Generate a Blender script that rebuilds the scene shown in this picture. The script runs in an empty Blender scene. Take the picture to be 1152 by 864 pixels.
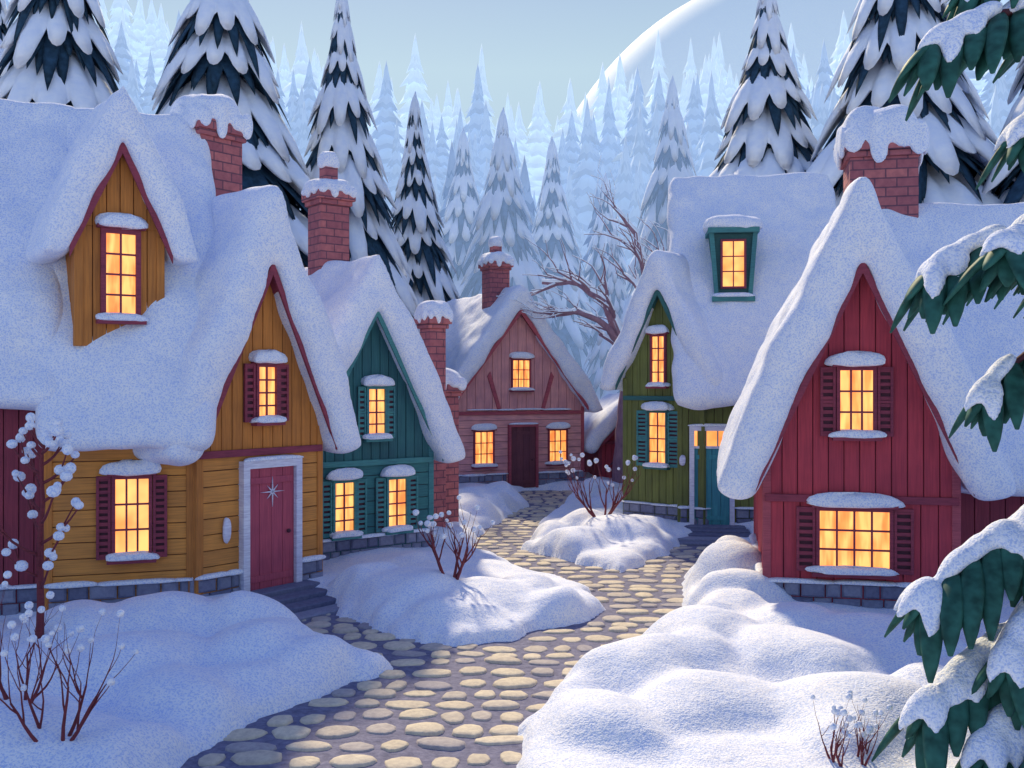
import bpy, bmesh, math, random
import numpy as np
from mathutils import Vector, Matrix
random.seed(7); rng=np.random.RandomState(11)
sc=bpy.context.scene
R_=math.radians
# ---------------------------------------------------------------- materials
def lin(h):
    h=h.lstrip('#'); o=[]
    for i in (0,2,4):
        c=int(h[i:i+2],16)/255.
        o.append(c/12.92 if c<=.04045 else ((c+.055)/1.055)**2.4)
    return (o[0],o[1],o[2],1)
def newmat(name):
    m=bpy.data.materials.new(name); m.use_nodes=True
    nt=m.node_tree; b=nt.nodes['Principled BSDF']; return m,nt,b
def N(nt,t,**k):
    n=nt.nodes.new(t)
    for a,v in k.items():
        if a in n.inputs.keys(): n.inputs[a].default_value=v
        else: setattr(n,a,v)
    return n
def mixc(nt,fac,a,b,mode='MIX'):
    n=nt.nodes.new('ShaderNodeMix'); n.data_type='RGBA'; n.blend_type=mode
    for s,v in ((n.inputs[0],fac),(n.inputs[6],a),(n.inputs[7],b)):
        if hasattr(v,'is_linked'): nt.links.new(v,s)
        else: s.default_value=v
    return n.outputs[2]
def math_(nt,op,a,b):
    n=nt.nodes.new('ShaderNodeMath'); n.operation=op
    for s,v in ((n.inputs[0],a),(n.inputs[1],b)):
        if hasattr(v,'is_linked'): nt.links.new(v,s)
        else: s.default_value=v
    return n.outputs[0]
def bump(nt,b,src,strength,dist=.02,prev=None):
    n=N(nt,'ShaderNodeBump'); n.inputs['Strength'].default_value=strength; n.inputs['Distance'].default_value=dist
    nt.links.new(src,n.inputs['Height'])
    if prev: nt.links.new(prev,n.inputs['Normal'])
    nt.links.new(n.outputs[0],b.inputs['Normal']); return n.outputs[0]
def objco(nt,scale=(1,1,1)):
    t=N(nt,'ShaderNodeTexCoord')
    if scale==(1,1,1): return t.outputs['Object']
    m=N(nt,'ShaderNodeMapping'); m.inputs['Scale'].default_value=scale
    nt.links.new(t.outputs['Object'],m.inputs['Vector']); return m.outputs[0]
def noise(nt,vec,scale,detail=2,rough=.5):
    n=N(nt,'ShaderNodeTexNoise'); n.inputs['Scale'].default_value=scale; n.inputs['Detail'].default_value=detail; n.inputs['Roughness'].default_value=rough
    nt.links.new(vec,n.inputs['Vector']); return n.outputs['Fac']
def ramp(nt,src,stops):
    r=N(nt,'ShaderNodeValToRGB'); e=r.color_ramp.elements
    while len(e)<len(stops): e.new(.5)
    for i,(p,c) in enumerate(stops): e[i].position=p; e[i].color=c
    nt.links.new(src,r.inputs[0]); return r.outputs[0]
def snow_mat(name,c1,c2,fine=True,air=None):
    m,nt,b=newmat(name); v=objco(nt)
    n2=noise(nt,v,42,1,.85); n3=noise(nt,v,4,2,.6)
    c=ramp(nt,n3,[(.3,c1),(.7,c2)])
    if fine:
        g=ramp(nt,n2,[(.36,(.64,.73,.93,1)),(.53,(1,1,1,1))])
        nt.links.new(mixc(nt,1.,c,g,'MULTIPLY'),b.inputs['Base Color'])
        bump(nt,b,math_(nt,'ADD',n3,math_(nt,'MULTIPLY',n2,.40)),.6,.05)
    else: nt.links.new(c,b.inputs['Base Color']); bump(nt,b,n3,.35,.08)
    b.inputs['Roughness'].default_value=.75
    b.inputs['Specular IOR Level'].default_value=.25
    if air:
        b.inputs['Emission Color'].default_value=(*air[:3],1); b.inputs['Emission Strength'].default_value=air[3]
        m.cycles.emission_sampling='NONE'
    return m
M_SNOW=snow_mat('snow',(.80,.85,.97,1),(.92,.93,.97,1))
M_SNOWT=snow_mat('snow_tree',(.72,.80,.95,1),(.84,.89,.97,1),False)
def wood(name,hexc,dark=.6,grain=(3,3,30)):
    m,nt,b=newmat(name); c=lin(hexc)
    g=N(nt,'ShaderNodeNewGeometry'); v=objco(nt,grain)
    n=noise(nt,v,1.5,2,.6); v2=objco(nt); n2=noise(nt,v2,2.2,2)
    dk=(c[0]*dark,c[1]*dark,c[2]*dark*1.1,1)
    c1=ramp(nt,g.outputs['Random Per Island'],[(0,dk),(1,c)])
    gr=ramp(nt,n,[(.3,(.68,.66,.74,1)),(.62,(1.0,1.0,1.0,1))])
    c2=mixc(nt,.85,c1,gr,'MULTIPLY')
    bl=ramp(nt,n2,[(.3,(.74,.74,.84,1)),(.7,(1,1,1,1))])
    nt.links.new(mixc(nt,.85,c2,bl,'MULTIPLY'),b.inputs['Base Color'])
    b.inputs['Roughness'].default_value=.8; bump(nt,b,n,.4,.01); return m
H_G=(30,30,1.2)
M_YEL=wood('yellow_boards','#e69c4a',.82,(1.2,1.2,30)); M_YELG=wood('yellow_boards_v','#d98b3e',.78,H_G)
M_TEAL=wood('teal_boards','#3a7f7e',.78,(1.2,1.2,30)); M_TEALG=wood('teal_boards_v','#357576',.74,H_G)
M_PINK=wood('pink_boards','#f2aea8',.9,(1.2,1.2,10)); M_PINKG=wood('pink_boards_v','#eca8a2',.85,H_G)
M_GRN=wood('olive_boards','#7b8444',.78,H_G)
M_RED=wood('red_boards','#c94856',.82,H_G); M_MAR=wood('maroon_boards','#9c3d4d',.75,H_G)
M_TRMAR=wood('trim_maroon','#9c4254',.85); M_TRTEAL=wood('trim_teal','#4d9490',.85)
M_TRGRN=wood('trim_green','#3a726d',.85)
M_TRRED=wood('trim_red','#c05c66',.85)
M_WHITE=wood('trim_white','#eceef8',.95); M_DARK=wood('dark_wood','#5c2f40',.8)
M_DOORR=wood('door_red','#c4586a',.9,H_G); M_DOORB=wood('door_brown','#7e4852',.85,H_G); M_DOORT=wood('door_teal','#4ea4a8',.85,H_G)
M_BARK=wood('bark','#5e3038',.7,(8,8,3)); M_BARK2=wood('bark_frosted','#a88592',.8,(8,8,3))
M_TWIG=wood('twig','#84343c',.8)
def stone_mat(name,cols):
    m,nt,b=newmat(name); g=N(nt,'ShaderNodeNewGeometry'); v=objco(nt)
    n=noise(nt,v,14,3,.65); c=ramp(nt,g.outputs['Random Per Island'],cols)
    gr=ramp(nt,n,[(.3,(.70,.69,.75,1)),(.65,(1.,1.,1.,1))])
    nt.links.new(mixc(nt,.9,c,gr,'MULTIPLY'),b.inputs['Base Color'])
    b.inputs['Roughness'].default_value=.8; b.inputs['Specular IOR Level'].default_value=.25; bump(nt,b,n,.5,.02); return m
M_COB=stone_mat('cobble',[(0,lin('#b1abaa')),(.3,lin('#d6cab2')),(.7,lin('#e2d6bd')),(1,lin('#a29ea6'))])
M_FND=stone_mat('foundation_stone',[(0,lin('#7a8098')),(.5,lin('#9498ae')),(1,lin('#666b88'))])
m,nt,b=newmat('path_mortar'); v=objco(nt); n=noise(nt,v,9,3,.7)
nt.links.new(ramp(nt,n,[(.3,lin('#525472')),(.7,lin('#7f7f9a'))]),b.inputs['Base Color'])
b.inputs['Roughness'].default_value=.9; bump(nt,b,n,.6,.03); M_MORT=m
def brick_mat():
    m,nt,b=newmat('brick'); t=N(nt,'ShaderNodeTexCoord'); s=N(nt,'ShaderNodeSeparateXYZ'); nt.links.new(t.outputs['Object'],s.inputs[0])
    a=math_(nt,'ADD',s.outputs[0],s.outputs[1])
    c=N(nt,'ShaderNodeCombineXYZ'); nt.links.new(a,c.inputs[0]); nt.links.new(s.outputs[2],c.inputs[1])
    k=N(nt,'ShaderNodeTexBrick'); nt.links.new(c.outputs[0],k.inputs['Vector'])
    k.inputs['Color1'].default_value=lin('#c47474'); k.inputs['Color2'].default_value=lin('#a45e68'); k.inputs['Mortar'].default_value=lin('#744c5c')
    k.inputs['Scale'].default_value=1; k.inputs['Mortar Size'].default_value=.012; k.inputs['Brick Width'].default_value=.36; k.inputs['Row Height'].default_value=.16
    n=noise(nt,t.outputs['Object'],9,3,.6)
    gr=ramp(nt,n,[(.3,(.7,.68,.77,1)),(.65,(1,1,1,1))])
    nt.links.new(mixc(nt,.9,k.outputs['Color'],gr,'MULTIPLY'),b.inputs['Base Color'])
    b.inputs['Roughness'].default_value=.85
    bump(nt,b,math_(nt,'SUBTRACT',math_(nt,'MULTIPLY',n,.4),k.outputs['Fac']),.7,.03); return m
M_BRICK=brick_mat()
m,nt,b=newmat('lit_window'); v=objco(nt); n=noise(nt,v,2.6,2,.5)
mp=N(nt,'ShaderNodeMapping'); mp.inputs['Rotation'].default_value=(0.6,.7,.3); mp.inputs['Scale'].default_value=(6,1,1); nt.links.new(v,mp.inputs['Vector'])
n2=noise(nt,mp.outputs[0],1.5,2)
c=mixc(nt,.5,ramp(nt,n,[(.35,(.78,.16,.03,1)),(.65,(1,.42,.10,1))]),ramp(nt,n2,[(.4,(.80,.18,.04,1)),(.6,(1,.58,.19,1))]))
nt.links.new(c,b.inputs['Emission Color']); b.inputs['Emission Strength'].default_value=1.6
b.inputs['Base Color'].default_value=(.3,.12,.04,1); b.inputs['Roughness'].default_value=.3; M_LIT=m
def plain(name,col,rough=.8,var=.25,scale=4,air=None):
    m,nt,b=newmat(name); v=objco(nt); n=noise(nt,v,scale,2)
    k=1-var
    nt.links.new(ramp(nt,n,[(.3,(col[0]*k,col[1]*k,col[2]*k,1)),(.7,col)]),b.inputs['Base Color'])
    b.inputs['Roughness'].default_value=rough; b.inputs['Specular IOR Level'].default_value=.2
    if air:
        b.inputs['Emission Color'].default_value=(*air[:3],1); b.inputs['Emission Strength'].default_value=air[3]
        m.cycles.emission_sampling='NONE'
    return m
M_NEEDLE=plain('needles_dark',(.028,.075,.13,1),.8,.5,6)
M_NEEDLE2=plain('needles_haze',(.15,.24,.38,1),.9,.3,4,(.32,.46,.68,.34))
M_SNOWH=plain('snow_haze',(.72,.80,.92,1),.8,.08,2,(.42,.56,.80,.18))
M_NEEDF=plain('needles_green',(.035,.145,.115,1),.6,.6,9)
M_FOR=[plain('forest_needles_haze_a',(.20,.30,.46,1),.9,.2,.6,(.30,.43,.65,.42)),plain('forest_needles_haze_b',(.26,.37,.52,1),.9,.15,.5,(.42,.56,.76,.58)),plain('forest_needles_haze_c',(.32,.42,.54,1),.9,.1,.4,(.54,.68,.81,.76))]  # distance haze painted in: paler per band, plus faint blue emission
M_FORS=[plain('forest_frost_haze_a',(.34,.44,.60,1),.9,.2,.6,(.32,.45,.66,.44)),plain('forest_frost_haze_b',(.34,.44,.58,1),.9,.15,.5,(.43,.57,.76,.60)),plain('forest_frost_haze_c',(.36,.45,.56,1),.9,.1,.4,(.55,.69,.82,.77))]  # snowy tier tops, with the same haze put into colour and glow
M_HILL=snow_mat('hill_snow_haze',(.62,.66,.68,1),(.66,.70,.70,1),False,(.55,.70,.82,.38))  # snow with a pale-blue glow imitating haze over the hill
# ---------------------------------------------------------------- mesh builder
class MB:
    def __init__(s): s.v=[];s.f=[];s.m=[];s.sm=[];s.mats=[]
    def mi(s,mat):
        if mat not in s.mats: s.mats.append(mat)
        return s.mats.index(mat)
    def add(s,vs,fs,mat,smooth=False):
        o=len(s.v); s.v.extend([tuple(p) for p in vs]); k=s.mi(mat)
        for f in fs: s.f.append(tuple(i+o for i in f)); s.m.append(k); s.sm.append(smooth)
    def prism(s,P,poly,o0,o1,mat):
        n=len(poly)
        vs=[P(u,z,o0) for u,z in poly]+[P(u,z,o1) for u,z in poly]
        fs=[tuple(range(n)),tuple(range(2*n-1,n-1,-1))]+[(i,(i+1)%n,n+(i+1)%n,n+i) for i in range(n)]
        s.add(vs,fs,mat)
    def box(s,P,u0,u1,z0,z1,o0,o1,mat): s.prism(P,[(u0,z0),(u1,z0),(u1,z1),(u0,z1)],o0,o1,mat)
    def obj(s,name,parent=None,bevel=0):
        me=bpy.data.meshes.new(name); me.from_pydata(s.v,[],s.f)
        for m in s.mats: me.materials.append(m)
        me.polygons.foreach_set('material_index',s.m); me.polygons.foreach_set('use_smooth',s.sm)
        bm=bmesh.new(); bm.from_mesh(me); bmesh.ops.recalc_face_normals(bm,faces=bm.faces); bm.to_mesh(me); bm.free()
        o=bpy.data.objects.new(name,me); sc.collection.objects.link(o)
        if parent: o.parent=parent
        if bevel:
            md=o.modifiers.new('bevel','BEVEL'); md.width=bevel; md.segments=1; md.limit_method='ANGLE'
        return o
def pillow(mb,P,u,z,o,su,sz,so,mat,e=.55,nu=18,nv=9,seed=0,flat=True,lump=.06):
    r=random.Random(seed+int(u*131)+int(z*57)); ph=[r.uniform(0,6.28) for _ in range(4)]
    vs=[];fs=[]
    sg=lambda a,p: math.copysign(abs(a)**p,a)
    for j in range(nv+1):
        la=-math.pi/2+math.pi*j/nv
        for i in range(nu):
            lo=2*math.pi*i/nu
            k=1+lump*math.sin(3*lo+ph[0]+2*la)+lump*.7*math.sin(5*lo+ph[1])
            x=sg(math.cos(la),e)*sg(math.cos(lo),e)*su*k; y=sg(math.cos(la),e)*sg(math.sin(lo),e)*so*k; zz=sg(math.sin(la),.8)*sz*k
            if flat and zz<0: zz*=.35
            vs.append(P(u+x,z+zz,o+y))
    for j in range(nv):
        for i in range(nu):
            a=j*nu+i;b2=j*nu+(i+1)%nu; fs.append((a,b2,b2+nu,a+nu))
    mb.add(vs,fs,mat,True)
def tube(mb,pts,rad,mat,n=6):
    vs=[];fs=[];pts=[Vector(p) for p in pts]
    for i,p in enumerate(pts):
        d=(pts[min(i+1,len(pts)-1)]-pts[max(i-1,0)])
        if d.length<1e-6: d=Vector((0,0,1))
        d.normalize()
        a=d.cross(Vector((0.03,1,0.02))); 
        if a.length<.1: a=d.cross(Vector((1,0,0)))
        a.normalize(); b=d.cross(a)
        for k in range(n):
            t=2*math.pi*k/n; vs.append(p+(a*math.cos(t)+b*math.sin(t))*rad[i])
    for i in range(len(pts)-1):
        for k in range(n):
            q=i*n+k; w=i*n+(k+1)%n; fs.append((q,w,w+n,q+n))
    fs.append(tuple(range(n))); fs.append(tuple(len(vs)-1-k for k in range(n)))
    mb.add(vs,fs,mat,True)
def ball(mb,c,r,mat,sq=(1,1,1),n=8):
    vs=[];fs=[];h=n//2+1
    for j in range(h+1):
        la=-math.pi/2+math.pi*j/h
        for i in range(n):
            lo=2*math.pi*i/n; vs.append((c[0]+r*sq[0]*math.cos(la)*math.cos(lo),c[1]+r*sq[1]*math.cos(la)*math.sin(lo),c[2]+r*sq[2]*math.sin(la)))
    for j in range(h):
        for i in range(n):
            a=j*n+i;b2=j*n+(i+1)%n; fs.append((a,b2,b2+n,a+n))
    mb.add(vs,fs,mat,True)
def empty(name,loc=(0,0,0),rot=0,parent=None):
    e=bpy.data.objects.new(name,None); e.location=loc; e.rotation_euler=(0,0,R_(rot)); e.empty_display_size=.3
    sc.collection.objects.link(e)
    if parent: e.parent=parent
    return e
# ---------------------------------------------------------------- noise + terrain
TAB=rng.rand(256,256)
def vn(x,y):
    xi=np.floor(x).astype(int); yi=np.floor(y).astype(int); fx=x-xi; fy=y-yi
    fx=fx*fx*(3-2*fx); fy=fy*fy*(3-2*fy)
    g=lambda a,b:TAB[a%256,b%256]
    return (g(xi,yi)*(1-fx)+g(xi+1,yi)*fx)*(1-fy)+(g(xi,yi+1)*(1-fx)+g(xi+1,yi+1)*fx)*fy-.5
PATHS=[[(-2.0,3,1.9),(-1.7,7,1.65),(-1.45,9,1.5),(-1.15,10.4,1.3),(-.4,11.8,1.15),(.35,12.8,.95),(1.6,14.1,.75),(2.1,15.3,.62),(2.0,17.2,.8),(.7,18.8,.7),(-.35,21,.5),(.1,24.6,.55),(.9,28.2,.6),(1.1,31.9,.9)],
 [(2.2,17.3,.7),(3.6,20,.55),(4.75,22.7,.55)],
 [(-.3,12.2,.7),(-1.9,13.2,.5),(-2.9,14.7,.5),(-3.3,15.5,.6)]]
def sdf(x,y):
    d=np.full(x.shape,1e3)
    for pl in PATHS:
        for (ax,ay,ar),(bx,by,br) in zip(pl[:-1],pl[1:]):
            vx,vy=bx-ax,by-ay; t=np.clip(((x-ax)*vx+(y-ay)*vy)/(vx*vx+vy*vy),0,1)
            d=np.minimum(d,np.hypot(x-ax-t*vx,y-ay-t*vy)-(ar+(br-ar)*t))
    return d+.36*vn(x*1.3+7,y*1.0+3)+.22*vn(x*3.1,y*2.6)
def hillz(x,y):
    t=np.clip((y-46)/62,0,1); t=t*t*(3-2*t)
    top=21+.30*np.abs(x-2); top=np.minimum(top,48)
    far=np.clip((y-125)/80,0,1)
    return t*top*(1-.5*far)+ t*2.5*vn(x*.08,y*.08)
# soft snow drifts: x, y, radius, height
BL=[(-4.5,13.3,.75,.36),(-3.5,13.5,.50,.30),(-5.7,12.7,.75,.34),(-3.15,12.3,.55,.28),(-2.45,11.75,.45,.22),(-4.3,11.4,.75,.34),(-5.4,10.6,.8,.34),(-3.5,10.6,.55,.26),(-4.4,9.2,.7,.26),(-3.6,9.0,.5,.18),(-6.6,11.6,.8,.3),(-2.9,11.1,.4,.16),
 (1.3,11.2,.7,.30),(2.5,12.6,.7,.34),(3.4,11.6,.75,.34),(2.1,10.0,.7,.32),(1.0,9.4,.55,.26),(3.7,13.1,.65,.30),(3.3,9.5,.8,.28),(3.35,15.2,.6,.36),(3.5,16.7,.65,.52),(3.9,18.0,.65,.48),(2.0,11.6,.5,.2),(4.6,12.2,.9,.3),(5.4,10.4,1.,.3),(3.0,14.0,.45,.26),(.5,10.3,.4,.16),
 (-1.5,15.5,.8,.34),(-.3,15.1,.6,.28),(.6,14.7,.45,.2),(-2.3,16.1,.6,.34),(-.8,14.3,.55,.22),(.3,15.8,.5,.2),(-1.9,14.6,.45,.22),
 (1.2,20.6,.7,.26),(2.2,21.7,.8,.34),(1.6,22.8,.6,.3),(.7,22.2,.5,.2),(2.9,22.6,.5,.3),(-1.2,25.5,.8,.3),(-.8,27.5,.8,.35),(-1.6,23.5,.7,.3),(-.3,29.5,.8,.3),(-1.7,20.8,.6,.25),(2.6,30.5,.9,.35),(3.2,27.5,.9,.3),(1.9,28.6,.5,.2)]
def height(x,y):
    s=sdf(x,y); q=np.clip(s/.42,0,1)
    h=-.06+.30*np.sqrt(np.clip(q*(2-q),0,1))
    sp=np.clip(s,0,None); ed=np.clip(sp/.9,0,1)
    wob=.5*vn(x*.9+40,y*.9+11)
    h=h+.04*(1-np.exp(-sp/1.1))+ed*(.18*vn(x*.75+3,y*.6)+.14*vn(x*1.7+wob,y*1.35+9)+.03*vn(x*4.3,y*3.6))
    bl=np.zeros_like(h); wx=x+.5*vn(x*1.4+9,y*1.4); wy=y+.5*vn(x*1.4,y*1.4+31)
    for bx,by,br,bh in BL:
        d2=((wx-bx)**2+((wy-by)*.85)**2)/(br*br*1.25); bl=np.maximum(bl,bh*np.clip(1-d2,0,1)**.6)
    h=h+np.clip(sp/.35,0,1)*bl*1.15
    h=np.where(s>0.02,np.maximum(h,-.06),-.06)
    return h+hillz(x,y)
def hz(x,y): return float(height(np.array([x],float),np.array([y],float))[0])
xs=np.concatenate([[-400,-250,-160,-110,-80,-60,-45,-34,-26,-20,-16,-13,-11,-9.8],np.arange(-9,9.01,.075),[9.8,11,13,16,20,26,34,45,60,80,110,160,250,400]])
ys=np.concatenate([[-120,-60,-25,-8,0,3,5],np.arange(6.5,34,.085),[34.6,35.6,37,39,41.5,44,47,50,54,58,62,67,72,77,82,88,94,100,106,112,120,130,145,165,200,260,400]])
X,Y=np.meshgrid(xs,ys); Z=height(X,Y)
mk=(sdf(X,Y)>.22)&(Y>6.6)&(Y<33.8)&(np.abs(X)<8.9)
for _ in range(3):
    Zs=Z.copy(); Zs[1:-1,1:-1]=(Z[1:-1,1:-1]*2+Z[:-2,1:-1]+Z[2:,1:-1]+Z[1:-1,:-2]+Z[1:-1,2:])/6
    Z=np.where(mk,Zs,Z)
def gridmesh(name,X,Y,Z,mat,mask=None):
    ny,nx=X.shape; v=np.stack([X.ravel(),Y.ravel(),Z.ravel()],1)
    i=np.arange(nx-1); j=np.arange(ny-1); I,J=np.meshgrid(i,j); a=(J*nx+I)
    if mask is not None: a=a[mask[:-1,:-1]]
    a=a.ravel(); F=np.stack([a,a+1,a+1+nx,a+nx],1)
    me=bpy.data.meshes.new(name); me.from_pydata(v.tolist(),[],F.tolist()); me.materials.append(mat)
    me.polygons.foreach_set('use_smooth',[True]*len(F))
    if mask is not None:
        bm=bmesh.new(); bm.from_mesh(me); bmesh.ops.delete(bm,geom=[q for q in bm.verts if not q.link_faces],context='VERTS'); bm.to_mesh(me); bm.free()
    o=bpy.data.objects.new(name,me); sc.collection.objects.link(o); return o
gridmesh('snowy_ground',X,Y,Z,M_SNOW)
px=np.arange(-5,6.5,.2); py=np.arange(2,33.4,.2); PX,PY=np.meshgrid(px,py); S=sdf(PX,PY)
gridmesh('cobblestone_path',PX,PY,.0+.015*vn(PX*1.5,PY*1.5),M_MORT,S<.35)
path=bpy.data.objects['cobblestone_path']
mb=MB(); row=0; y=4.0
while y<33:
    step=.40+.05*math.sin(row*1.7); off=(row%2)*.2
    x=-5+off
    while x<6.3:
        w=random.uniform(.28,.60); cx=x+w/2; cy=y+random.uniform(-.06,.06)+.08*math.sin(cx*1.6+row)
        s=float(sdf(np.array([cx]),np.array([cy]))[0])
        if s<.06:
            rx=w/2-random.uniform(.02,.045); ry=step/2-random.uniform(.03,.075); hh=random.uniform(.015,.035); ro=random.uniform(-.3,.3)
            n=12; rr=[1+random.uniform(-.10,.10) for _ in range(n)]
            vs=[];fs=[]
            for (k,zz) in ((1.0,-.01),(.97,hh*.6),(.85,hh*.95),(.5,hh*1.15)):
                for i in range(n):
                    t=2*math.pi*i/n; ca=math.copysign(abs(math.cos(t))**.85,math.cos(t))*rx*k*rr[i]; sa=math.copysign(abs(math.sin(t))**.85,math.sin(t))*ry*k*rr[i]
                    vs.append((cx+ca*math.cos(ro)-sa*math.sin(ro),cy+ca*math.sin(ro)+sa*math.cos(ro),zz))
            vs.append((cx,cy,hh*1.2))
            for j in range(3):
                for i in range(n): a=j*n+i;b2=j*n+(i+1)%n; fs.append((a,b2,b2+n,a+n))
            for i in range(n): fs.append((3*n+i,3*n+(i+1)%n,4*n))
            mb.add(vs,fs,M_COB,True)
        x+=w
    y+=step; row+=1
mb.obj('cobbles',path)
# ---------------------------------------------------------------- houses
def slab_snow(name,parent,w,L,apex,k,os_,T,of,ob,voxel=.075,seed=0,z0=.1,it=None):
    xo=w/2+os_; ze=apex+z0-k*xo; c=math.cos(math.atan(k)); s_=math.sin(math.atan(k))
    T=T+.05
    ex,ez=xo+T*s_+.10,ze+T*c-.20
    ax=apex+z0+T/c
    prof=[(-xo+.04,ze-.12),(-ex+.06,ez-.06)]
    for t in (.25,.5,.75,.93):
        x=-ex*(1-t); z=ez+(ax-ez)*t; b_=T*.16*math.sin(math.pi*t); prof.append((x-b_*s_,z+b_*c))
    prof.append((0,ax-.04*T/c))
    for t in (.93,.75,.5,.25):
        x=ex*(1-t); z=ez+(ax-ez)*t; b_=T*.16*math.sin(math.pi*t); prof.append((x+b_*s_,z+b_*c))
    prof+= [(ex-.06,ez-.06),(xo-.04,ze-.12),(0,apex+z0)]
    n=len(prof); y0,y1=-of,L+ob; vs=[];fs=[]
    for yy in (y0,y1): vs+=[(x,yy,z) for x,z in prof]
    for i in range(n): fs.append((i,(i+1)%n,n+(i+1)%n,n+i))
    me=bpy.data.meshes.new(name); fs2=fs+[tuple(range(n)),tuple(range(2*n-1,n-1,-1))]
    me.from_pydata(vs,[],fs2); bm=bmesh.new(); bm.from_mesh(me); bmesh.ops.triangulate(bm,faces=[f for f in bm.faces if len(f.verts)>4]); bmesh.ops.recalc_face_normals(bm,faces=bm.faces); bm.to_mesh(me); bm.free()
    me.materials.append(M_SNOW); o=bpy.data.objects.new(name,me); sc.collection.objects.link(o); o.parent=parent
    r=o.modifiers.new('r','REMESH'); r.mode='VOXEL'; r.voxel_size=voxel; r.use_smooth_shade=True
    sm=o.modifiers.new('s','SMOOTH'); sm.factor=.6; sm.iterations=it or 26
    tx=bpy.data.textures.new(name+'t','CLOUDS'); tx.noise_scale=1.0; tx.noise_depth=1
    d=o.modifiers.new('d','DISPLACE'); d.texture=tx; d.strength=.24*min(1,T/.4); d.mid_level=.40; d.texture_coords='LOCAL'
    return o
def boards_rect(mb,P,u0,u1,z0,z1,vert,step,mat):
    a,b_=(u0,u1) if vert else (z0,z1); n=max(1,round((b_-a)/step)); st=(b_-a)/n
    for i in range(n):
        p=a+i*st+.006; q=a+(i+1)*st-.006; o=.03+random.uniform(0,.008)
        if vert: mb.box(P,p,q,z0,z1,-.01,o,mat)
        else: mb.box(P,u0,u1,p,q,-.01,o,mat)
def window(root,P,u,z,w,h,nm,frame,cols=2,rows=3,shut=0,shmat=None,cap=True,sill=True,fw=.05):
    mb=MB(); o=.04
    mb.box(P,u-w/2,u+w/2,z,z+h,o-.03,o+.012,M_LIT)
    for a,b_,c,d in ((u-w/2-fw,u-w/2,z-fw,z+h+fw),(u+w/2,u+w/2+fw,z-fw,z+h+fw),(u-w/2,u+w/2,z+h,z+h+fw),(u-w/2,u+w/2,z-fw,z)):
        mb.box(P,a,b_,c,d,o-.03,o+.065,frame)
    for i in range(1,cols): x=u-w/2+w*i/cols; mb.box(P,x-.014,x+.014,z,z+h,o+.012,o+.04,M_TRMAR)
    for j in range(1,rows): q=z+h*j/rows; mb.box(P,u-w/2,u+w/2,q-.014,q+.014,o+.012,o+.036,M_TRMAR)
    if shut:
        for sgn in (-1,1):
            c=u+sgn*(w/2+fw+shut/2+.01); a,b_=c-shut/2,c+shut/2; f=min(.04,shut*.2)
            mb.box(P,a,b_,z-fw,z+h+fw,o-.03,o+.008,M_DARK)
            for (p,q) in ((a,a+f),(b_-f,b_)): mb.box(P,p,q,z-fw,z+h+fw,o+.012,o+.05,shmat)
            nz=max(6,int(h/.085))
            for q in (z-fw,z+h/2-f/2,z+h+fw-f): mb.box(P,a+f,b_-f,q,q+f,o+.012,o+.047,shmat)
            for j in range(nz):
                q=z-fw+(h+2*fw)*(j+.5)/nz; mb.prism(P,[(a+f,q-.026),(b_-f,q-.026),(b_-f,q+.026),(a+f,q+.026)],o+.008,o+.038,shmat)
    W=w/2+fw+.06
    if sill:
        mb.box(P,u-W,u+W,z-fw-.06,z-fw-.002,o-.03,o+.15,frame)
        pillow(mb,P,u,z-fw+.01,o+.08,W+.03,.085,.11,M_SNOW,seed=3,lump=.1)
    if cap:
        mb.box(P,u-W,u+W,z+h+fw+.002,z+h+fw+.05,o-.03,o+.12,frame)
        pillow(mb,P,u,z+h+fw+.06,o+.06,W+.03+shut*.2,.16,.12,M_SNOW,seed=5,e=.7,lump=.08)
    mb.obj(nm,root,.006)
def door(root,P,u,z,w,h,mat,frame,transom=False,fw=.1,star=False,snow=True):
    mb=MB(); o=.07; n=4
    hb=h-(.42 if transom else 0)
    for i in range(n):
        a=u-w/2+w*i/n; mb.box(P,a+.004,a+w/n-.004,z,z+hb,o-.06,o+.02,mat)
    mb.box(P,u-w/2+.05,u+w/2-.05,z+.15,z+.25,o+.02,o+.04,mat); mb.box(P,u-w/2+.05,u+w/2-.05,z+hb-.25,z+hb-.15,o+.02,o+.04,mat)
    if transom:
        mb.box(P,u-w/2,u+w/2,z+hb,z+hb+.06,o-.06,o+.05,frame)
        mb.box(P,u-w/2,u+w/2,z+hb+.06,z+h,o-.06,o+.01,M_LIT)
        for i in (1,2): x=u-w/2+w*i/3; mb.box(P,x-.015,x+.015,z+hb+.06,z+h,o+.01,o+.04,mat)
    for a,b_,c,d in ((u-w/2-fw,u-w/2,z,z+h+fw),(u+w/2,u+w/2+fw,z,z+h+fw),(u-w/2,u+w/2,z+h,z+h+fw)):
        mb.box(P,a,b_,c,d,o-.06,o+.09,frame)
    q=P(u+w*.36,z+h*.46,o+.05); ball(mb,q,.035,M_DARK)
    if star:
        c=(u,z+h*.80)
        for k in range(8):
            t=math.pi/2+k*math.pi/4; l=.24 if k%2==0 else .15
            dx,dz=math.cos(t),math.sin(t)
            mb.prism(P,[(c[0]-dz*.013,c[1]+dx*.013),(c[0]+dx*l,c[1]+dz*l),(c[0]+dz*.013,c[1]-dx*.013)],o+.045,o+.06,M_WHITE)
    if snow: pillow(mb,P,u,z+h+fw+.01,o+.05,w/2+fw,.05,.08,M_SNOW,seed=8)
    mb.obj('door',root,.006)
FH_=.56
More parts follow.
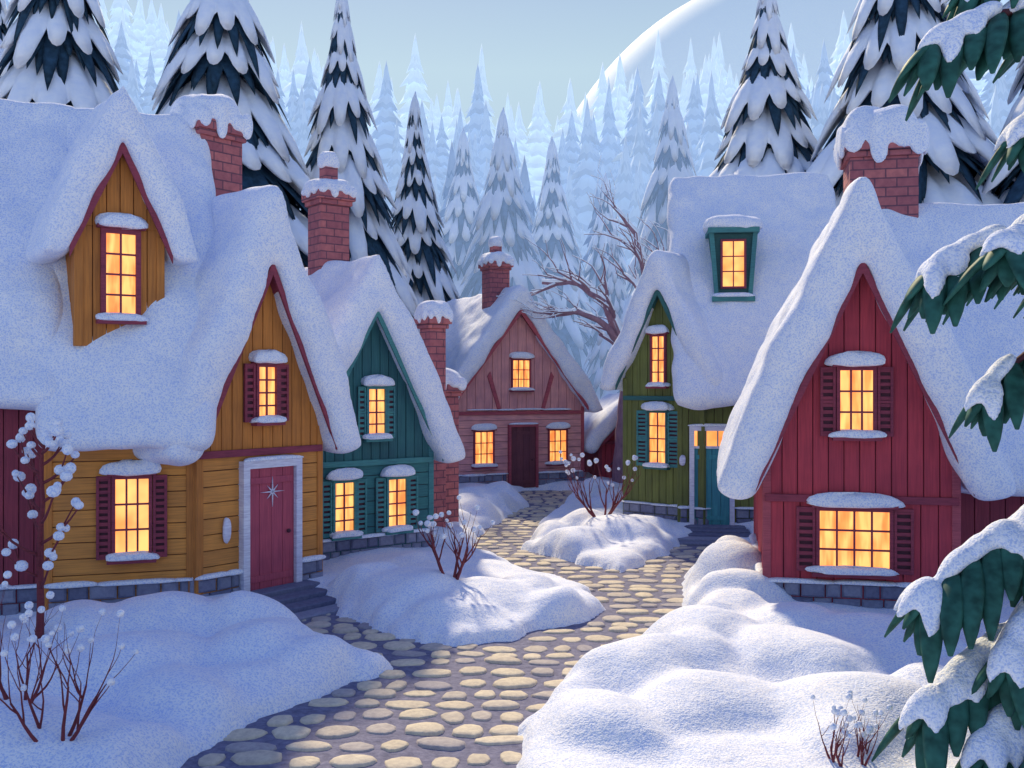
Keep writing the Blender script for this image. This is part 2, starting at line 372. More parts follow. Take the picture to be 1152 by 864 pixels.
def foundation(mb,P,u0,u1,hh=FH_):
    for r,(z0,z1) in enumerate(((-.1,hh*.6),(hh*.6+.015,hh))):
        u=u0
        while u<u1-.02:
            w=min(random.uniform(.2,.42),u1-u); 
            if u1-(u+w)<.12: w=u1-u
            a,b_=u+.01,u+w-.01; o=random.uniform(.07,.11); c=.03
            vs=[P(a,z0,0),P(b_,z0,0),P(b_,z1,0),P(a,z1,0),P(a+c,z0+c,o),P(b_-c,z0+c,o),P(b_-c,z1-c,o),P(a+c,z1-c,o),P(a,z0,o-.03),P(b_,z0,o-.03),P(b_,z1,o-.03),P(a,z1,o-.03)]
            fs=[(4,5,6,7)]+[(8+i,8+(i+1)%4,4+(i+1)%4,4+i) for i in range(4)]+[(i,(i+1)%4,8+(i+1)%4,8+i) for i in range(4)]+[(3,2,1,0)]
            mb.add(vs,fs,M_FND); u+=w
def snowledge(mb,P,u0,u1,z):
    u=u0
    while u<u1-.1:
        w=min(random.uniform(.5,1.1),u1-u); pillow(mb,P,u+w/2,z+random.uniform(-.01,.01),.07,w/2+.05,random.uniform(.03,.065),.08,M_SNOW,e=.7,nu=14,nv=7); u+=w
def chimney(root,x,y,z0,z1,w,d=None,name='chimney',pot=False,snow=.3):
    d=d or w; mb=MB()
    P=lambda u,z,o:(x+u,y-o,z)
    mb.box(P,-w/2,w/2,z0,z1-.28,-d/2,d/2,M_BRICK)
    mb.box(P,-w/2-.05,w/2+.05,z1-.28,z1-.18,-d/2-.05,d/2+.05,M_BRICK)
    mb.box(P,-w/2-.10,w/2+.10,z1-.18,z1,-d/2-.10,d/2+.10,M_BRICK)
    ms=MB(); e=w/2+.13
    pillow(ms,P,0,z1+.05,0,e,snow*1.45,d/2+.13,M_SNOW,e=.62,nu=28,nv=12,seed=4)
    dr=[(-.75,.16),(-.15,.30),(.45,.12),(.8,.22)]
    for q,l in dr:
        l*=snow/.3
        pillow(ms,P,e*q,z1+.0,d/2+.10,.15*w,l,.07,M_SNOW,e=.9,nu=12,nv=8,flat=False)
        pillow(ms,P,-w/2-.12,z1+.0,(d/2)*q,.06,l*.9,.15*w,M_SNOW,e=.9,nu=12,nv=8,flat=False)
        pillow(ms,P,w/2+.12,z1+.0,(d/2)*q,.06,l*.9,.15*w,M_SNOW,e=.9,nu=12,nv=8,flat=False)
    if pot:
        mb.box(P,-w*.22,w*.22,z1,z1+.55,-w*.22,w*.22,M_BRICK)
        pillow(ms,P,0,z1+.6,0,w*.34,.28,w*.34,M_SNOW,e=.75,nu=16,seed=2)
    o=mb.obj(name,root,.012)
    s=ms.obj(name+'_snow',root); r=s.modifiers.new('r','REMESH'); r.mode='VOXEL'; r.voxel_size=.03; r.use_smooth_shade=True
    q=s.modifiers.new('s','SMOOTH'); q.iterations=6
    return o
def cottage(name,x,y,rot,w,L,eave,apex,os_,T,of=.45,ob=.3,low=None,gab=None,lowvert=False,belt=None,trim=None,step=.2,fnd=True,parent=None,z0=0,voxel=.075,corner=None,rake=None,it=None,gapF=None,gapL=None):
    root=empty(name,(x,y,z0),rot,parent)
    k=(apex-eave)/(w/2)
    PF=lambda u,z,o:(u,-o,z)
    PL=lambda u,z,o:(-w/2-o,L/2-u,z)
    PR=lambda u,z,o:(w/2+o,L/2+u,z)
    PB=lambda u,z,o:(-u,L+o,z)
    mb=MB()
    e=.012
    prof=[(-w/2+e,-.2),(w/2-e,-.2),(w/2-e,eave-.02),(0,apex-.03),(-w/2+e,eave-.02)]
    mb.prism(lambda u,z,o:(u,o,z),prof,e,L-e,M_DARK)
    belt=belt if belt else eave
    for P in (PF,PB):
        boards_rect(mb,P,-w/2,w/2,0,belt,lowvert,step if lowvert else .24,low)
        n=max(2,round(w/2/step)*2); st=w/n
        for i in range(n):
            p=-w/2+i*st+.006; q=-w/2+(i+1)*st-.006
            tp=apex-k*abs(p); tq=apex-k*abs(q)
            mb.prism(P,[(p,belt+.002),(q,belt+.002),(q,tq),(p,tp)],-.01,.03+random.uniform(0,.008),gab)
    for P in (PL,PR): boards_rect(mb,P,0-L/2,L/2,0,eave,lowvert,step if lowvert else .24,low)
    for P in (PF,PB):
        if trim: mb.box(P,-w/2-.03,w/2+.03,belt-.05,belt+.06,.04,.085,trim)
    cm=corner or trim
    if cm:
        for sx in (-1,1):
            for yy in (0,L):
                cx=sx*(w/2+.0); mb.box(lambda u,z,o:(u,o,z),cx-.06,cx+.06,0,eave-.1,yy-.055,yy+.055,cm)
    mb.obj('walls',root,.005)
    if fnd:
        mf=MB()
        for P,a,b_,gp in ((PF,-w/2-.05,w/2+.05,gapF),(PL,-L/2,L/2,gapL),(PR,-L/2,L/2,None)):
            for p,q in ([(a,gp[0]),(gp[1],b_)] if gp else [(a,b_)]):
                if q-p>.12: foundation(mf,P,p,q); snowledge(mf,P,p,q,FH_+.01)
        mf.obj('stone_foundation',root)
    md=MB(); xo=w/2+os_; c=math.cos(math.atan(k)); rk=rake or M_TRMAR; xr=xo*.93
    for sx in (-1,1):
        poly=[(0,apex+.01),(sx*xr,apex+.01-k*xr),(sx*xr,apex+.09/c-k*xr),(0,apex+.09/c)]
        md.prism(lambda u,z,o:(u,o,z),poly,-of+.16,L+ob-.12,rk)
        dp=.12/c*.6
        poly=[(sx*.0,apex+.05),(sx*xr,apex+.05-k*xr),(sx*xr,apex-dp-k*xr),(0,apex-dp)]
        md.prism(lambda u,z,o:(u,o,z),poly,-of+.12,-of+.158,rk)
    md.obj('roof_deck',root)
    slab_snow('roof_snow',root,w,L,apex,k,os_,T,of,ob,voxel,it=it)
    return root,PF,PL,PR
def tolocal(root,x,y):
    a=-root.rotation_euler[2]; dx=x-root.location[0]; dy=y-root.location[1]
    return dx*math.cos(a)-dy*math.sin(a), dx*math.sin(a)+dy*math.cos(a)
def slabs(root,P,u,w,n,z0,tread,mat,o0=.1,dz=.09):
    mb=MB()
    for i in range(n):
        mb.box(P,u-w/2-.04*i,u+w/2+.04*i,-.05,z0-i*dz,o0+i*tread,o0+(i+1)*tread-.004,mat)
    mb.obj('door_steps',root,.015)
# yellow house : gable wing + eave-side wing (one house)
yh,PF,PL,PR=cottage('yellow_cottage',-4.0,15.90,52,2.35,5.5,2.9,5.4,.26,.46,low=M_YEL,gab=M_YELG,belt=2.42,trim=M_TRMAR,corner=M_YELG,step=.2,of=.42,gapF=(-.46,.70))
door(yh,PF,.12,.22,.92,1.95,M_DOORR,M_WHITE,star=True,fw=.12)
window(yh,PF,0.05,2.95,.34,.82,'upper_window',M_TRMAR,2,4,.20,M_TRMAR)
slabs(yh,PF,.15,1.4,4,.26,.34,M_FND,dz=.07)
lx,ly=tolocal(yh,-5.35,17.55); chimney(yh,lx,ly,4.2,8.05,.85,.8,snow=.32)
mbp=MB(); pillow(mbp,PF,-.72,1.25,.08,.07,.19,.05,M_WHITE,e=.9,flat=False); mbp.obj('wall_plaque',yh)
yw,PF2,PL2,PR2=cottage('side_wing',0,0,0,4.6,1.95,3.08,7.1,.33,.46,of=.35,ob=.2,low=M_YEL,gab=M_YELG,trim=None,corner=M_YELG,parent=yh,it=60)
ax,ay=tolocal(yh,-5.54,17.19); yw.location=(ax,ay,0); yw.rotation_euler=(0,0,R_(107.5-52))
window(yw,PL2,.16,.98,.46,1.12,'side_window',M_TRMAR,3,3,.2,M_TRMAR)
dm,PFd,_,_=cottage('dormer',0,0,0,1.15,3.3,1.75,3.0,.20,.28,of=.32,ob=.0,low=M_YELG,gab=M_YELG,lowvert=True,trim=None,corner=M_YELG,fnd=False,parent=yh,voxel=.055)
ax,ay=tolocal(yh,-5.80,14.72); dm.location=(ax,ay,4.05); dm.rotation_euler=(0,0,R_(34-52))
window(dm,PFd,0,.46,.42,1.20,'dormer_window',M_TRMAR,2,4,.0,None,fw=.07)
mc,_,PLm,_=cottage('maroon_cottage',-7.40,16.60,107.5,4.4,6,3.4,7.15,.15,.46,of=.2,low=M_MAR,gab=M_MAR,lowvert=True,trim=M_TRMAR,fnd=True,it=40)
# teal
th,PF,PL,PR=cottage('teal_cottage',-2.74,19.25,38,2.75,5.5,2.38,4.95,.26,.42,low=M_TEAL,gab=M_TEALG,belt=1.98,trim=M_TRTEAL,step=.2,rake=M_TRTEAL,of=.4)
window(th,PF,-.60,.68,.40,.95,'window_1',M_TRTEAL,2,4,.22,M_TRTEAL)
window(th,PF,.56,.68,.40,.95,'window_2',M_TRTEAL,2,4,.22,M_TRTEAL)
window(th,PF,.10,2.5,.36,.90,'upper_window',M_TRTEAL,2,4,.17,M_TRTEAL)
lx,ly=tolocal(th,-3.85,20.9); chimney(th,lx,ly,4.2,7.5,.66,.6,pot=True,snow=.16)
lx,ly=tolocal(th,-1.75,22.0); chimney(th,lx,ly,-.1,5.0,.42,.42,name='slim_chimney',snow=.2)
lx,ly=tolocal(th,-1.75,22.7); chimney(th,lx,ly,-.1,3.5,.9,.6,name='brick_annex',snow=.22)
# pink
ph,PF,PL,PR=cottage('pink_cottage',.18,32.6,24.7,4.8,6,2.85,5.9,.28,.42,low=M_PINK,gab=M_PINKG,belt=2.55,trim=M_TRRED,step=.3,of=.42,rake=M_TRRED,gapF=(-.4,.72))
window(ph,PF,-1.22,.9,.62,1.05,'window_1',M_TRMAR,3,3,0); window(ph,PF,1.45,.9,.62,1.05,'window_2',M_TRMAR,3,3,0)
window(ph,PF,.1,3.35,.60,.92,'upper_window',M_TRMAR,3,3,0)
door(ph,PF,.16,.1,.9,2.0,M_DOORB,M_TRRED,fw=.08)
mbp=MB(); snowledge(mbp,PF,-1.8,1.9,2.66)
mbp.prism(PF,[(-.72,2.62),(-.6,2.62),(-1.0,3.9),(-1.1,3.75)],.04,.08,M_TRRED); mbp.prism(PF,[(.82,2.62),(.94,2.62),(1.3,3.75),(1.2,3.9)],.04,.08,M_TRRED)
mbp.obj('gable_trim',ph)
lx,ly=tolocal(ph,-.55,33.6); chimney(ph,lx,ly,4.5,7.6,.72,.7,pot=True,snow=.2)
# green house
gh,PF,PL,PR=cottage('green_cottage',3.66,24.09,-40,2.15,3.6,3.75,5.8,.22,.36,low=M_GRN,gab=M_GRN,lowvert=True,belt=3.15,trim=M_TRGRN,corner=M_GRN,step=.2,rake=M_TRGRN,of=.4)
window(gh,PF,-.12,1.55,.46,1.25,'window_1',M_TRGRN,2,4,.3,M_TRTEAL); window(gh,PF,-.10,3.5,.34,1.15,'upper_window',M_TRMAR,2,4,0)
gw,PFg,PLg,PRg=cottage('main_wing',0,0,0,5.0,3.8,3.55,7.9,.36,.48,low=M_GRN,gab=M_GRN,lowvert=True,trim=None,corner=M_GRN,step=.2,of=.25,ob=.2,parent=gh,it=90,gapL=(-1.72,-.60))
ax,ay=tolocal(gh,8.05,25.6); gw.location=(ax,ay,0); gw.rotation_euler=(0,0,R_(83+40))
door(gw,PLg,-1.16,.15,.82,2.25,M_DOORT,M_WHITE,transom=True,fw=.11)
slabs(gw,PLg,-1.16,1.5,5,.20,.4,M_FND,dz=.035)
mbp=MB(); pillow(mbp,PLg,-1.84,1.7,.09,.07,.12,.06,M_WHITE,e=.6,flat=False); mbp.obj('wall_lamp',gw)
md=MB(); cx=-.62
P=lambda u,z,o:PLg(u+cx,z+.35,o-.68)
md.prism(P,[(-.40,5.25),(.40,5.25),(.52,6.75),(-.52,6.75)],-1.6,.28,M_TRGRN)
for s in (-1,1): md.prism(P,[(s*.34,5.2),(s*.44,5.2),(s*.57,6.8),(s*.46,6.8)],.28,.36,M_TRTEAL)
md.box(P,-.5,.5,5.12,5.24,.2,.42,M_TRTEAL); md.box(P,-.60,.60,6.76,6.88,-.8,.45,M_TRTEAL)
pillow(md,P,0,6.92,-.1,.70,.30,.58,M_SNOW,e=.62,nu=24); pillow(md,P,0,5.25,.36,.5,.08,.1,M_SNOW)
md.obj('dormer',gw,.01)
window(gw,lambda u,z,o:P(u,z,o+.26),0,5.48,.5,1.08,'dormer_window',M_TRMAR,2,3,0,cap=False,sill=False)
# red house
rh,PF,PL,PR=cottage('red_cottage',5.12,14.67,-12,2.65,4.5,2.45,5.27,.28,.44,low=M_RED,gab=M_RED,lowvert=True,belt=1.80,trim=M_TRMAR,step=.24,corner=M_TRRED,of=.5)
window(rh,PF,-.05,2.78,.46,.92,'upper_window',M_TRMAR,3,3,.22,M_TRMAR)
window(rh,PF,-.08,.78,.98,.85,'lower_window',M_TRMAR,4,3,.27,M_TRMAR)
rw,PF2,PL2,PR2=cottage('side_wing',0,0,0,3.4,5.6,2.35,5.6,.30,.44,low=M_MAR,gab=M_MAR,lowvert=True,trim=None,corner=M_TRMAR,step=.24,parent=rh,it=50)
ax,ay=tolocal(rh,12.1,17.3); rw.location=(ax,ay,0); rw.rotation_euler=(0,0,R_(90+12))
lx,ly=tolocal(rh,6.5,17.6); chimney(rh,lx,ly,3.5,7.7,1.12,1.0,snow=.42)
sh,_,_,_=cottage('red_shed',4.1,34.4,10,2.2,2.5,1.5,2.5,.35,.4,low=M_RED,gab=M_RED,lowvert=True,trim=M_TRMAR,fnd=False)
# ---------------------------------------------------------------- snowy firs
def skirt(mb,z0,R,drop,nl,mat,rnd,T,kind,tilt):
    per=7; na=nl*per
    Ls=[rnd.uniform(.76,1.14) for _ in range(nl)]
    offs=rnd.uniform(0,6.28)
    nr=6; tt=[];re=[]
    for a in range(na):
        i,j=divmod(a,per); t=(j+.5)/per*2-1
        if kind=='snow': r=R*Ls[i]*(.54+.46*math.sqrt(max(0,1-t*t)))
        else: r=R*Ls[i]*(.58+.42*(1-abs(t))**.6)
        tt.append(t); re.append(r)
    vs=[];fs=[]
    def zc(q,R): x=q/R; return z0-drop*(.30*x+.70*x**2.2)
    for kx in range(nr):
        rho=.04+.96*(kx/(nr-1))**.85
        for a in range(na):
            th=offs+2*math.pi*(a+.5)/na; q=re[a]*rho
            b_=T*math.sqrt(max(0,1-rho**3))*(.3+.7*math.sqrt(max(0,1-tt[a]**2)))
            vs.append((q*math.cos(th),q*math.sin(th),zc(q,R)+b_+tilt*q*math.cos(th)))
    for rho in (.93,.6,.1):
        for a in range(na):
            th=offs+2*math.pi*(a+.5)/na; q=re[a]*rho
            vs.append((q*math.cos(th),q*math.sin(th),zc(q,R)-T*.35+tilt*q*math.cos(th)))
    for j in range(nr+2):
        for a in range(na): p=j*na+a;q=j*na+(a+1)%na; fs.append((p,q,q+na,p+na))
    mb.add(vs,fs,mat,True)
def fir_mesh(name,H,ratio,nt_,seed,snow,need,bark):
    rnd=random.Random(seed); mb=MB()
    tube(mb,[(0,0,-.5),(0,0,H*.5),(0,0,H*.93)],[.028*H*.5,.013*H,.02],bark,8)
    base=1.1; usable=H-base
    hs=[.55+.65*i/(nt_-1) for i in range(nt_)]; sm=sum(hs); zz=0
    for i in range(nt_):
        zz+=hs[i]*usable/sm*.93
        R=max(.36,ratio*zz*(1.0-.12*zz/H)*rnd.uniform(.92,1.08))
        top=H-zz+hs[i]*usable/sm*1.15; drop=hs[i]*usable/sm*1.55
        nl=8+int(R*3.3); tl=rnd.uniform(-.04,.04)
        skirt(mb,top-drop*.16,R*1.03,drop*.96,int(nl*1.5),need,rnd,.05,'dark',tl)
        skirt(mb,top-.05*drop,R*.86,drop*.95,int(nl*1.3),need,rnd,.05,'dark',tl)
        skirt(mb,top,R*1.0,drop*.88,nl,snow,rnd,.12+.10*R,'snow',tl)
    tube(mb,[(0,0,H-usable*.08),(0,0,H-.25),(0,0,H+.05),(.03,0,H+.45)],[.30,.22,.13,.02],snow,9)
    o=mb.obj(name); me=o.data; bpy.data.objects.remove(o); return me
FA=fir_mesh('fir_a',15,.34,10,1,M_SNOWT,M_NEEDLE,M_BARK); FB=fir_mesh('fir_b',15,.29,10,2,M_SNOWT,M_NEEDLE,M_BARK); FC=fir_mesh('fir_c',15,.39,9,3,M_SNOWT,M_NEEDLE,M_BARK)
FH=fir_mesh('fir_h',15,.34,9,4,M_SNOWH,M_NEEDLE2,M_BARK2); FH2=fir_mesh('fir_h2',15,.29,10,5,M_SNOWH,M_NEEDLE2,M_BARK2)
def fir(me,x,y,ht,rot=0,sx=1):
    o=bpy.data.objects.new('fir_tree',me); sc.collection.objects.link(o); k=ht/15
    o.location=(x,y,hz(x,y)-.1); o.scale=(k*sx,k*sx,k); o.rotation_euler=(0,0,rot)
fir(FC,-13.2,29,17.5,.5); fir(FC,-8.6,29.5,17,1.7,1.05); fir(FA,-5.5,32.2,15.9,2.1,.80); fir(FB,-4.1,42,15.3,.3,.9)
fir(FA,-17.5,33,18,2.9); fir(FA,-11,36,19,1.1)
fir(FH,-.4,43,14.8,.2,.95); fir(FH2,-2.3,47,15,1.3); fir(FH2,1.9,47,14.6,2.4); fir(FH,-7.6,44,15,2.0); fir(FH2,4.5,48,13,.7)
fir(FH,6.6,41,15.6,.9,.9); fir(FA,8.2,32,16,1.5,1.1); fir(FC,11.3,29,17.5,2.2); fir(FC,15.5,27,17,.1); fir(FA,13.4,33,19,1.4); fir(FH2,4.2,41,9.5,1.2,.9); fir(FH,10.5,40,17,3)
# distant forest, one object per depth band
def lowfir(rnd,n=7,tiers=9):
    V=[];F=[];M=[]
    for t in range(tiers):
        z1=1.04-t/tiers*.92; dz=(.22 if t==0 else .17); r=.022+.20*((t+.6)/tiers)**1.0
        r*=rnd.uniform(.88,1.12); o0=rnd.uniform(0,3)
        b=len(V); V.append((0,0,z1)); m_=n*2
        Lr=[rnd.uniform(.72,1.22) for _ in range(m_)]
        for (kk,dd) in ((.40,.45),(.75,.80),(1.0,1.05)):
            for k in range(m_):
                a=math.pi*k/n+o0; lobe=1 if k%2 else (1-.42*kk*kk); q=r*kk*lobe*(Lr[k] if kk>.7 else 1)
                V.append((q*math.cos(a),q*math.sin(a),z1-dz*dd*(1 if k%2 else .84)))
        for k in range(m_): F.append((b,b+1+k,b+1+(k+1)%m_)); M.append(1)
        for rr in range(2):
            for k in range(m_):
                p=b+1+rr*m_+k; q=b+1+rr*m_+(k+1)%m_; F.append((p,p+m_,q+m_,q)); M.append(1 if rr==0 else 0)
    b=len(V); V+= [(.02,0,0),(-.02,.02,0),(-.02,-.02,0),(0,0,.5)]; F+=[(b,b+1,b+3),(b+1,b+2,b+3),(b+2,b,b+3)]; M+=[0,0,0]
    return np.array(V),F,M
rnd=random.Random(5); protos=[lowfir(rnd) for _ in range(5)]
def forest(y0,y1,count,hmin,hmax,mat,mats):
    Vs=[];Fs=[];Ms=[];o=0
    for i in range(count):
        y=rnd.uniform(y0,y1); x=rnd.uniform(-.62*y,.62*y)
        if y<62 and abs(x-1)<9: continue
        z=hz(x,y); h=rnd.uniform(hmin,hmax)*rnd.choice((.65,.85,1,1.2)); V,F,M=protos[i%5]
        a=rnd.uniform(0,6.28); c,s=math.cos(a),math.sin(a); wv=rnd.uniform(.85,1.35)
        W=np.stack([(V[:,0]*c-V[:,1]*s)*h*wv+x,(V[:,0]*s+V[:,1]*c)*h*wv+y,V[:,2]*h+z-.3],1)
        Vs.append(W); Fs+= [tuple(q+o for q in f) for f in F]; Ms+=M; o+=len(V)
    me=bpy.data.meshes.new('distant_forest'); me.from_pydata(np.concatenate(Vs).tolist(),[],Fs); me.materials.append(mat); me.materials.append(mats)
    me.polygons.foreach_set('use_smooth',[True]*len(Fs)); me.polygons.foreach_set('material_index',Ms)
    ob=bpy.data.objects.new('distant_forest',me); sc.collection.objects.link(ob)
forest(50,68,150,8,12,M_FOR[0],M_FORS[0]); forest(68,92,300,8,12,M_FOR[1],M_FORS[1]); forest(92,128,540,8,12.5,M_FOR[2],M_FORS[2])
# rounded snowy hill behind
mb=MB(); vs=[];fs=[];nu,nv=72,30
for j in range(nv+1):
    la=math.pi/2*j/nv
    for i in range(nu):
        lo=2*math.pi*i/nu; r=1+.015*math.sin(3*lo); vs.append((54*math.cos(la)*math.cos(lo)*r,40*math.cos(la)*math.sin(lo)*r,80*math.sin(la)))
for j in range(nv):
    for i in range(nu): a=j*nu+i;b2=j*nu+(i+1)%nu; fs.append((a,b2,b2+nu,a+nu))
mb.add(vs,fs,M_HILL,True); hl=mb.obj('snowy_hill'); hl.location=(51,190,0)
# ---------------------------------------------------------------- bare trees and shrubs
def grow(mb,p,d,l,r,lev,rnd,twig,snow_k,tips,bend,maxlev,up=.15,sn=True):
    pts=[Vector(p)];dd=Vector(d).normalized();n=5;rad=[r]
    for i in range(n):
        dd=(dd+Vector(bend)*.16+Vector((rnd.uniform(-1,1),rnd.uniform(-1,1),rnd.uniform(-.6,1)))*.13+Vector((0,0,up))*.2).normalized()
        pts.append(pts[-1]+dd*l/n); rad.append(r*(1-.55*(i+1)/n))
    tube(mb,pts,rad,twig,6)
    if sn: tube(mb,[q+Vector((0,0,rad[i]*.9+.012)) for i,q in enumerate(pts)][1:],[max(.012,q*snow_k) for q in rad[1:]],M_SNOWH,6)
    if lev>=maxlev: tips.append(pts[-1]); return
    for k in range(2 if lev else 3):
        i=rnd.randint(2,n-1) if k else n
        q=pts[i]; dv=(dd+Vector((rnd.uniform(-1,1),rnd.uniform(-1,1)*.8,rnd.uniform(-.2,.7)))*.85).normalized()
        grow(mb,q,dv,l*rnd.uniform(.6,.85),rad[i]*.75,lev+1,rnd,twig,snow_k,tips,bend,maxlev,up,sn)
def shrub(name,x,y,h,stems,seed,spread=.5,ballr=.035,lev=2,r=.022,sn=False,up=.3,keep=.7):
    rnd=random.Random(seed); mb=MB(); tips=[]
    for i in range(stems):
        a=math.pi*(i%2)+rnd.uniform(-.9,.9); sp=spread*(1 if i else .15)
        grow(mb,(math.cos(a)*.05,math.sin(a)*.05,-.15),(sp*math.cos(a),sp*math.sin(a)*.7,1),h*.46,r,0,rnd,M_TWIG,.9,tips,(0,0,0),lev,up,sn)
    for t in tips:
        if rnd.random()>keep: continue
        s=rnd.uniform(.8,1.4)*ballr; ball(mb,t+Vector((0,0,s*.4)),s,M_SNOW,(1,1,.95))
    o=mb.obj(name); o.location=(x,y,hz(x,y)); return o
shrub('bare_shrub',-.95,15.3,1.3,6,5,.6,.04,2,.028,up=.5)
shrub('bare_shrub',2.0,22.3,1.7,7,8,1.0,.045,2,.028)
shrub('bare_shrub',-3.95,8.6,1.25,5,12,.85,.03,2,.021)
shrub('bare_shrub',-4.55,9.2,1.2,4,15,.7,.032,2,.02)
shrub('bare_shrub',2.85,8.4,.70,6,24,.8,.024,2,.017,up=.5)
rnd=random.Random(31); mb=MB(); tips=[]
trunk=[Vector((0,0,-.2)),Vector((.02,0,.6)),Vector((.0,0,1.2)),Vector((.05,0,1.8)),Vector((.02,0,2.3)),Vector((.1,0,2.6))]
tube(mb,trunk,[.055,.045,.036,.028,.02,.01],M_TWIG,7); ball(mb,trunk[-1],.07,M_SNOW)
for i in range(16):
    t=.25+.7*i/16; k=t*5; j=int(k); p=trunk[j].lerp(trunk[j+1],k-j); sgn=-1 if i%2 else 1
    a=rnd.uniform(-.9,.9); l=rnd.uniform(.40,.80)*(1.15-t*.5); d=Vector((sgn*math.cos(a),math.sin(a),.55))
    pts=[p]; 
    for q in range(4): pts.append(pts[-1]+d.normalized()*l/4); d+=Vector((0,0,.22))
    tube(mb,pts,[.022,.019,.016,.012,.008],M_TWIG,5); 
    for q in (2,4):
        if q==2 and i%3==0: continue
        ball(mb,pts[q]+Vector((0,0,.03)),rnd.uniform(.05,.085),M_SNOW,(1.1,1,.9))
    e=pts[3]+Vector((sgn*.05,rnd.uniform(-.2,.2),.2)); tube(mb,[pts[2],e],[.012,.007],M_TWIG,5); ball(mb,e,rnd.uniform(.045,.075),M_SNOW)
o=mb.obj('bare_sapling'); o.location=(-5.75,12.1,hz(-5.75,12.1)-.15)
# arching bare tree
rnd=random.Random(77); mb=MB(); tips=[]
def arch(pts,r0,r1,kids,lev=0):
    P_=[]; n=len(pts)
    for i in range(n-1):
        for s in range(4):
            t=s/4; P_.append(Vector(pts[i]).lerp(Vector(pts[i+1]),t)+Vector((rnd.uniform(-.04,.04),0,rnd.uniform(-.04,.04))))
    P_.append(Vector(pts[-1])); m_=len(P_); rad=[r0+(r1-r0)*i/(m_-1) for i in range(m_)]
    tube(mb,P_,rad,M_BARK2,7)
    tube(mb,[q+Vector((0,0,rad[i]*.8+.01)) for i,q in enumerate(P_)][8:],[q*.9+.01 for q in rad[8:]],M_SNOWH,6)
    for k in range(kids):
        i=rnd.randint(int(m_*.3),m_-1); dd=(P_[min(i+1,m_-1)]-P_[max(0,i-1)]).normalized()
        grow(mb,P_[i],(dd.x+rnd.uniform(-.6,.4),rnd.uniform(-.8,.8),dd.z+rnd.uniform(-.4,.6)),rnd.uniform(.7,1.3),rad[i]*.55,1,rnd,M_BARK2,1.0,tips,(-.3,0,-.25),3,0)
arch([(0,0,-.3),(.1,0,1.6),(.25,0,3.2),(.1,0,4.6),(-.5,.1,5.9),(-1.4,.2,6.6),(-2.6,.2,6.6)],.30,.06,13)
arch([(.2,0,3.4),(.7,.1,5),(.9,.1,6.6),(.5,.1,8.2),(-.1,.1,9)],.23,.05,10)
arch([(.1,0,4.4),(-.6,-.3,5.2),(-1.5,-.5,5.6),(-2.3,-.5,5.4)],.14,.04,9)
arch([(.75,.1,5.6),(1.4,.3,6.8),(2.1,.4,7.3)],.13,.04,7)
o=mb.obj('bare_tree'); o.location=(3.6,33,hz(3.6,33))
# ---------------------------------------------------------------- foreground fir with reaching boughs
def finger(mb,p,d,l,w,mat,th=.45,up=Vector((0,0,1)),sag=.25,n=8,segs=7):
    d=Vector(d).normalized(); side=d.cross(up)
    if side.length<.1: side=Vector((1,0,0))
    side.normalize(); nrm=side.cross(d); vs=[];fs=[]
    for i in range(segs+1):
        t=i/segs; q=Vector(p)+d*l*t+Vector((0,0,-sag*l*t*t)); r=w*(math.sin(math.pi*min(1,(t*.86+.12)))**.6)
        if i==segs: r=w*.2
        for k in range(n):
            a=2*math.pi*k/n; vs.append(q+side*math.cos(a)*r+nrm*math.sin(a)*r*th)
    for i in range(segs):
        for k in range(n): a=i*n+k;b2=i*n+(k+1)%n; fs.append((a,b2,b2+n,a+n))
    fs.append(tuple(range(n))); fs.append(tuple(range(len(vs)-1,len(vs)-1-n,-1)))
    mb.add(vs,fs,mat,True)
TX,TY=5.15,8.5
mbt=MB(); mbs=MB(); rnd=random.Random(9)
tube(mbt,[(0,0,-.4),(0,0,3),(.05,0,6),(0,0,9.2)],[.24,.19,.12,.03],M_BARK,10)
def bough(z0,tip,seed,wd=1.):
    r=random.Random(seed); tip=Vector(tip); a=Vector((0,0,z0)); m1=a.lerp(tip,.5)+Vector((0,0,.22))
    n=10; pts=[]
    for i in range(n+1):
        t=i/n; pts.append(a*(1-t)**2+m1*2*t*(1-t)+tip*t*t)
    tube(mbt,pts,[.05*(1-.8*i/n)+.008 for i in range(n+1)],M_BARK,6)
    L=(tip-a).length; main=(tip-pts[n//2]).normalized()
    steps=max(4,int((L*.85)/.18))
    for q in range(steps):
        t=.15+.85*q/(steps-1); k=t*n; i=min(n-1,int(k)); p=pts[i].lerp(pts[i+1],k-i); dd=(pts[i+1]-pts[i]).normalized()
        sd=dd.cross(Vector((0,0,1))).normalized()
        for sgn in (-1,1):
            ll=wd*(.68-.22*t)*r.uniform(.8,1.2)
            dv=dd*.7+sd*sgn*.75+Vector((0,0,r.uniform(-.8,-.25)))
            finger(mbt,p,dv,ll,.085*wd,M_NEEDF,.45,sag=.4)
            finger(mbt,p+Vector((0,0,-.03)),dd*.7+sd*sgn*.35+Vector((0,0,-.85)),ll*r.uniform(.7,.95),.085*wd,M_NEEDF,.45,sag=.1)
            if r.random()<.70: finger(mbs,p+Vector((0,0,.05)),dv+Vector((0,0,.2)),ll*r.uniform(.4,.75),.098*wd,M_SNOW,.65,sag=.4)
        if q%4!=3: finger(mbs,p+Vector((0,0,.07)),dd,.36*wd,.13*wd*(1.15-.5*t),M_SNOW,.75,sag=.25)
    finger(mbt,tip,main+Vector((0,0,-.3)),.36,.075,M_NEEDF,.5)
T=lambda x,y,z:(x-TX,y-TY,z)
bough(4.9,T(3.45,8.1,4.45),1,1.05); bough(4.6,T(3.85,7.7,4.6),11,1.0)
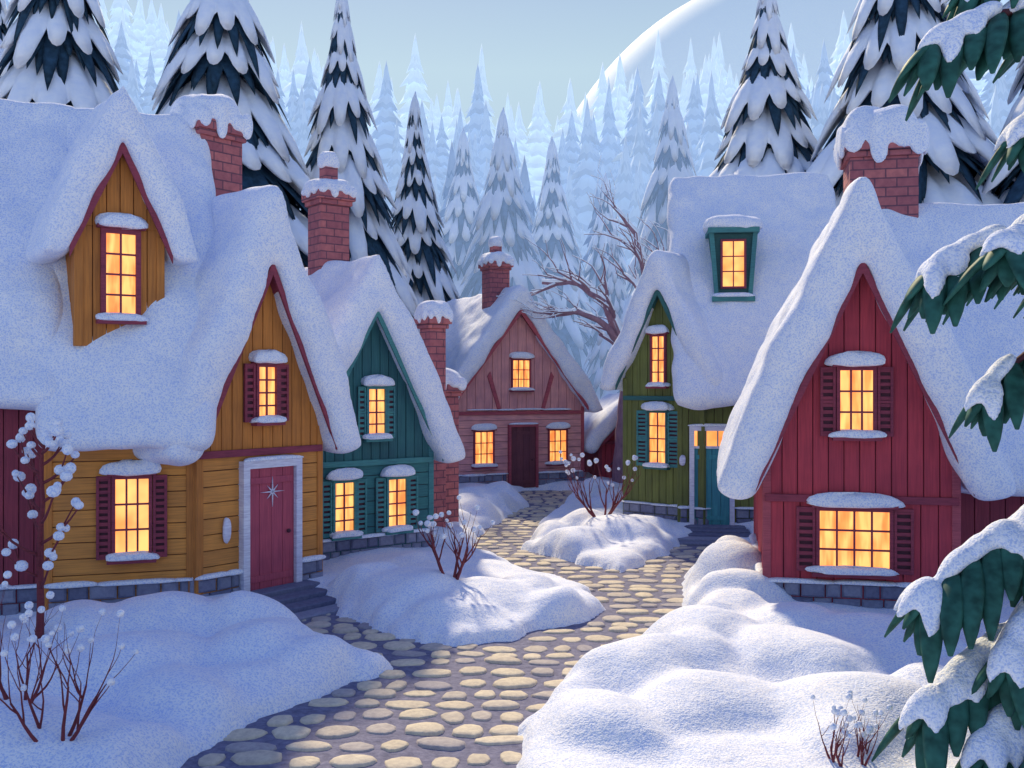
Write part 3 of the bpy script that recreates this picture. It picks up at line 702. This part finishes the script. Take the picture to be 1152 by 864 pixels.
bough(4.1,T(3.95,8.2,3.50),2,.95); bough(2.6,T(3.42,8.1,1.85),3,1.1); bough(2.3,T(3.9,7.8,1.45),7,1.0)
bough(1.75,T(3.40,8.0,1.0),4,1.15); bough(1.3,T(3.75,7.8,.75),14,1.1); bough(1.5,T(4.1,7.5,.8),15,1.1)
bough(6.8,T(3.45,8.2,6.3),5,1.05); bough(6.2,T(4.15,8.0,5.6),6,.95)
bough(7.4,T(4.0,8.6,7.0),8,1.)
for i in range(16):
    z=1.3+7.2*i/16; a=rnd.uniform(-1.5,1.5); l=(2.2*(1-z/10)+.4); bough(z,(l*math.cos(a)*.9,l*math.sin(a),z-.5),40+i,.95)
o=mbt.obj('foreground_fir_tree'); o.location=(TX,TY,0)
s=mbs.obj('bough_snow',o); r=s.modifiers.new('r','REMESH'); r.mode='VOXEL'; r.voxel_size=.03; r.use_smooth_shade=True
q=s.modifiers.new('s','SMOOTH'); q.iterations=5
# ---------------------------------------------------------------- light, world, camera
EL=R_(38); SD=Vector((-.20,1,0)).normalized()*math.cos(EL)+Vector((0,0,math.sin(EL)))
sl=bpy.data.lights.new('sun','SUN'); sl.energy=4.8; sl.angle=R_(2.5); sl.color=(1,.82,.52)
so=bpy.data.objects.new('sun',sl); so.rotation_euler=SD.to_track_quat('Z','Y').to_euler(); so.location=(0,0,30); sc.collection.objects.link(so)
w=bpy.data.worlds.new('World'); sc.world=w; w.use_nodes=True; nt=w.node_tree
sk=nt.nodes.new('ShaderNodeTexSky'); sk.sky_type='NISHITA'; sk.sun_disc=False; sk.sun_elevation=EL; sk.sun_rotation=math.atan2(SD.x,SD.y); sk.dust_density=.6; sk.air_density=1.0
tc=N(nt,'ShaderNodeTexCoord'); sp=N(nt,'ShaderNodeSeparateXYZ'); nt.links.new(tc.outputs['Generated'],sp.inputs[0])
g=ramp(nt,sp.outputs[2],[(0.0,(4.4,6.0,7.8,1)),(.30,(5.8,7.8,9.0,1)),(.50,(2.4,3.6,7.6,1)),(1,(1.8,2.8,7.0,1))])
c=mixc(nt,.86,sk.outputs[0],g)
nt.links.new(c,nt.nodes['Background'].inputs[0]); nt.nodes['Background'].inputs[1].default_value=.092
sc.view_settings.view_transform='Standard'; sc.view_settings.look='None'; sc.view_settings.exposure=0
cd=bpy.data.cameras.new('camera'); cd.lens=35; cd.sensor_width=36; cd.clip_end=1500; cam=bpy.data.objects.new('camera',cd); cam.location=(0,0,3.5); cam.rotation_euler=(math.pi/2,0,0); sc.collection.objects.link(cam); sc.camera=cam
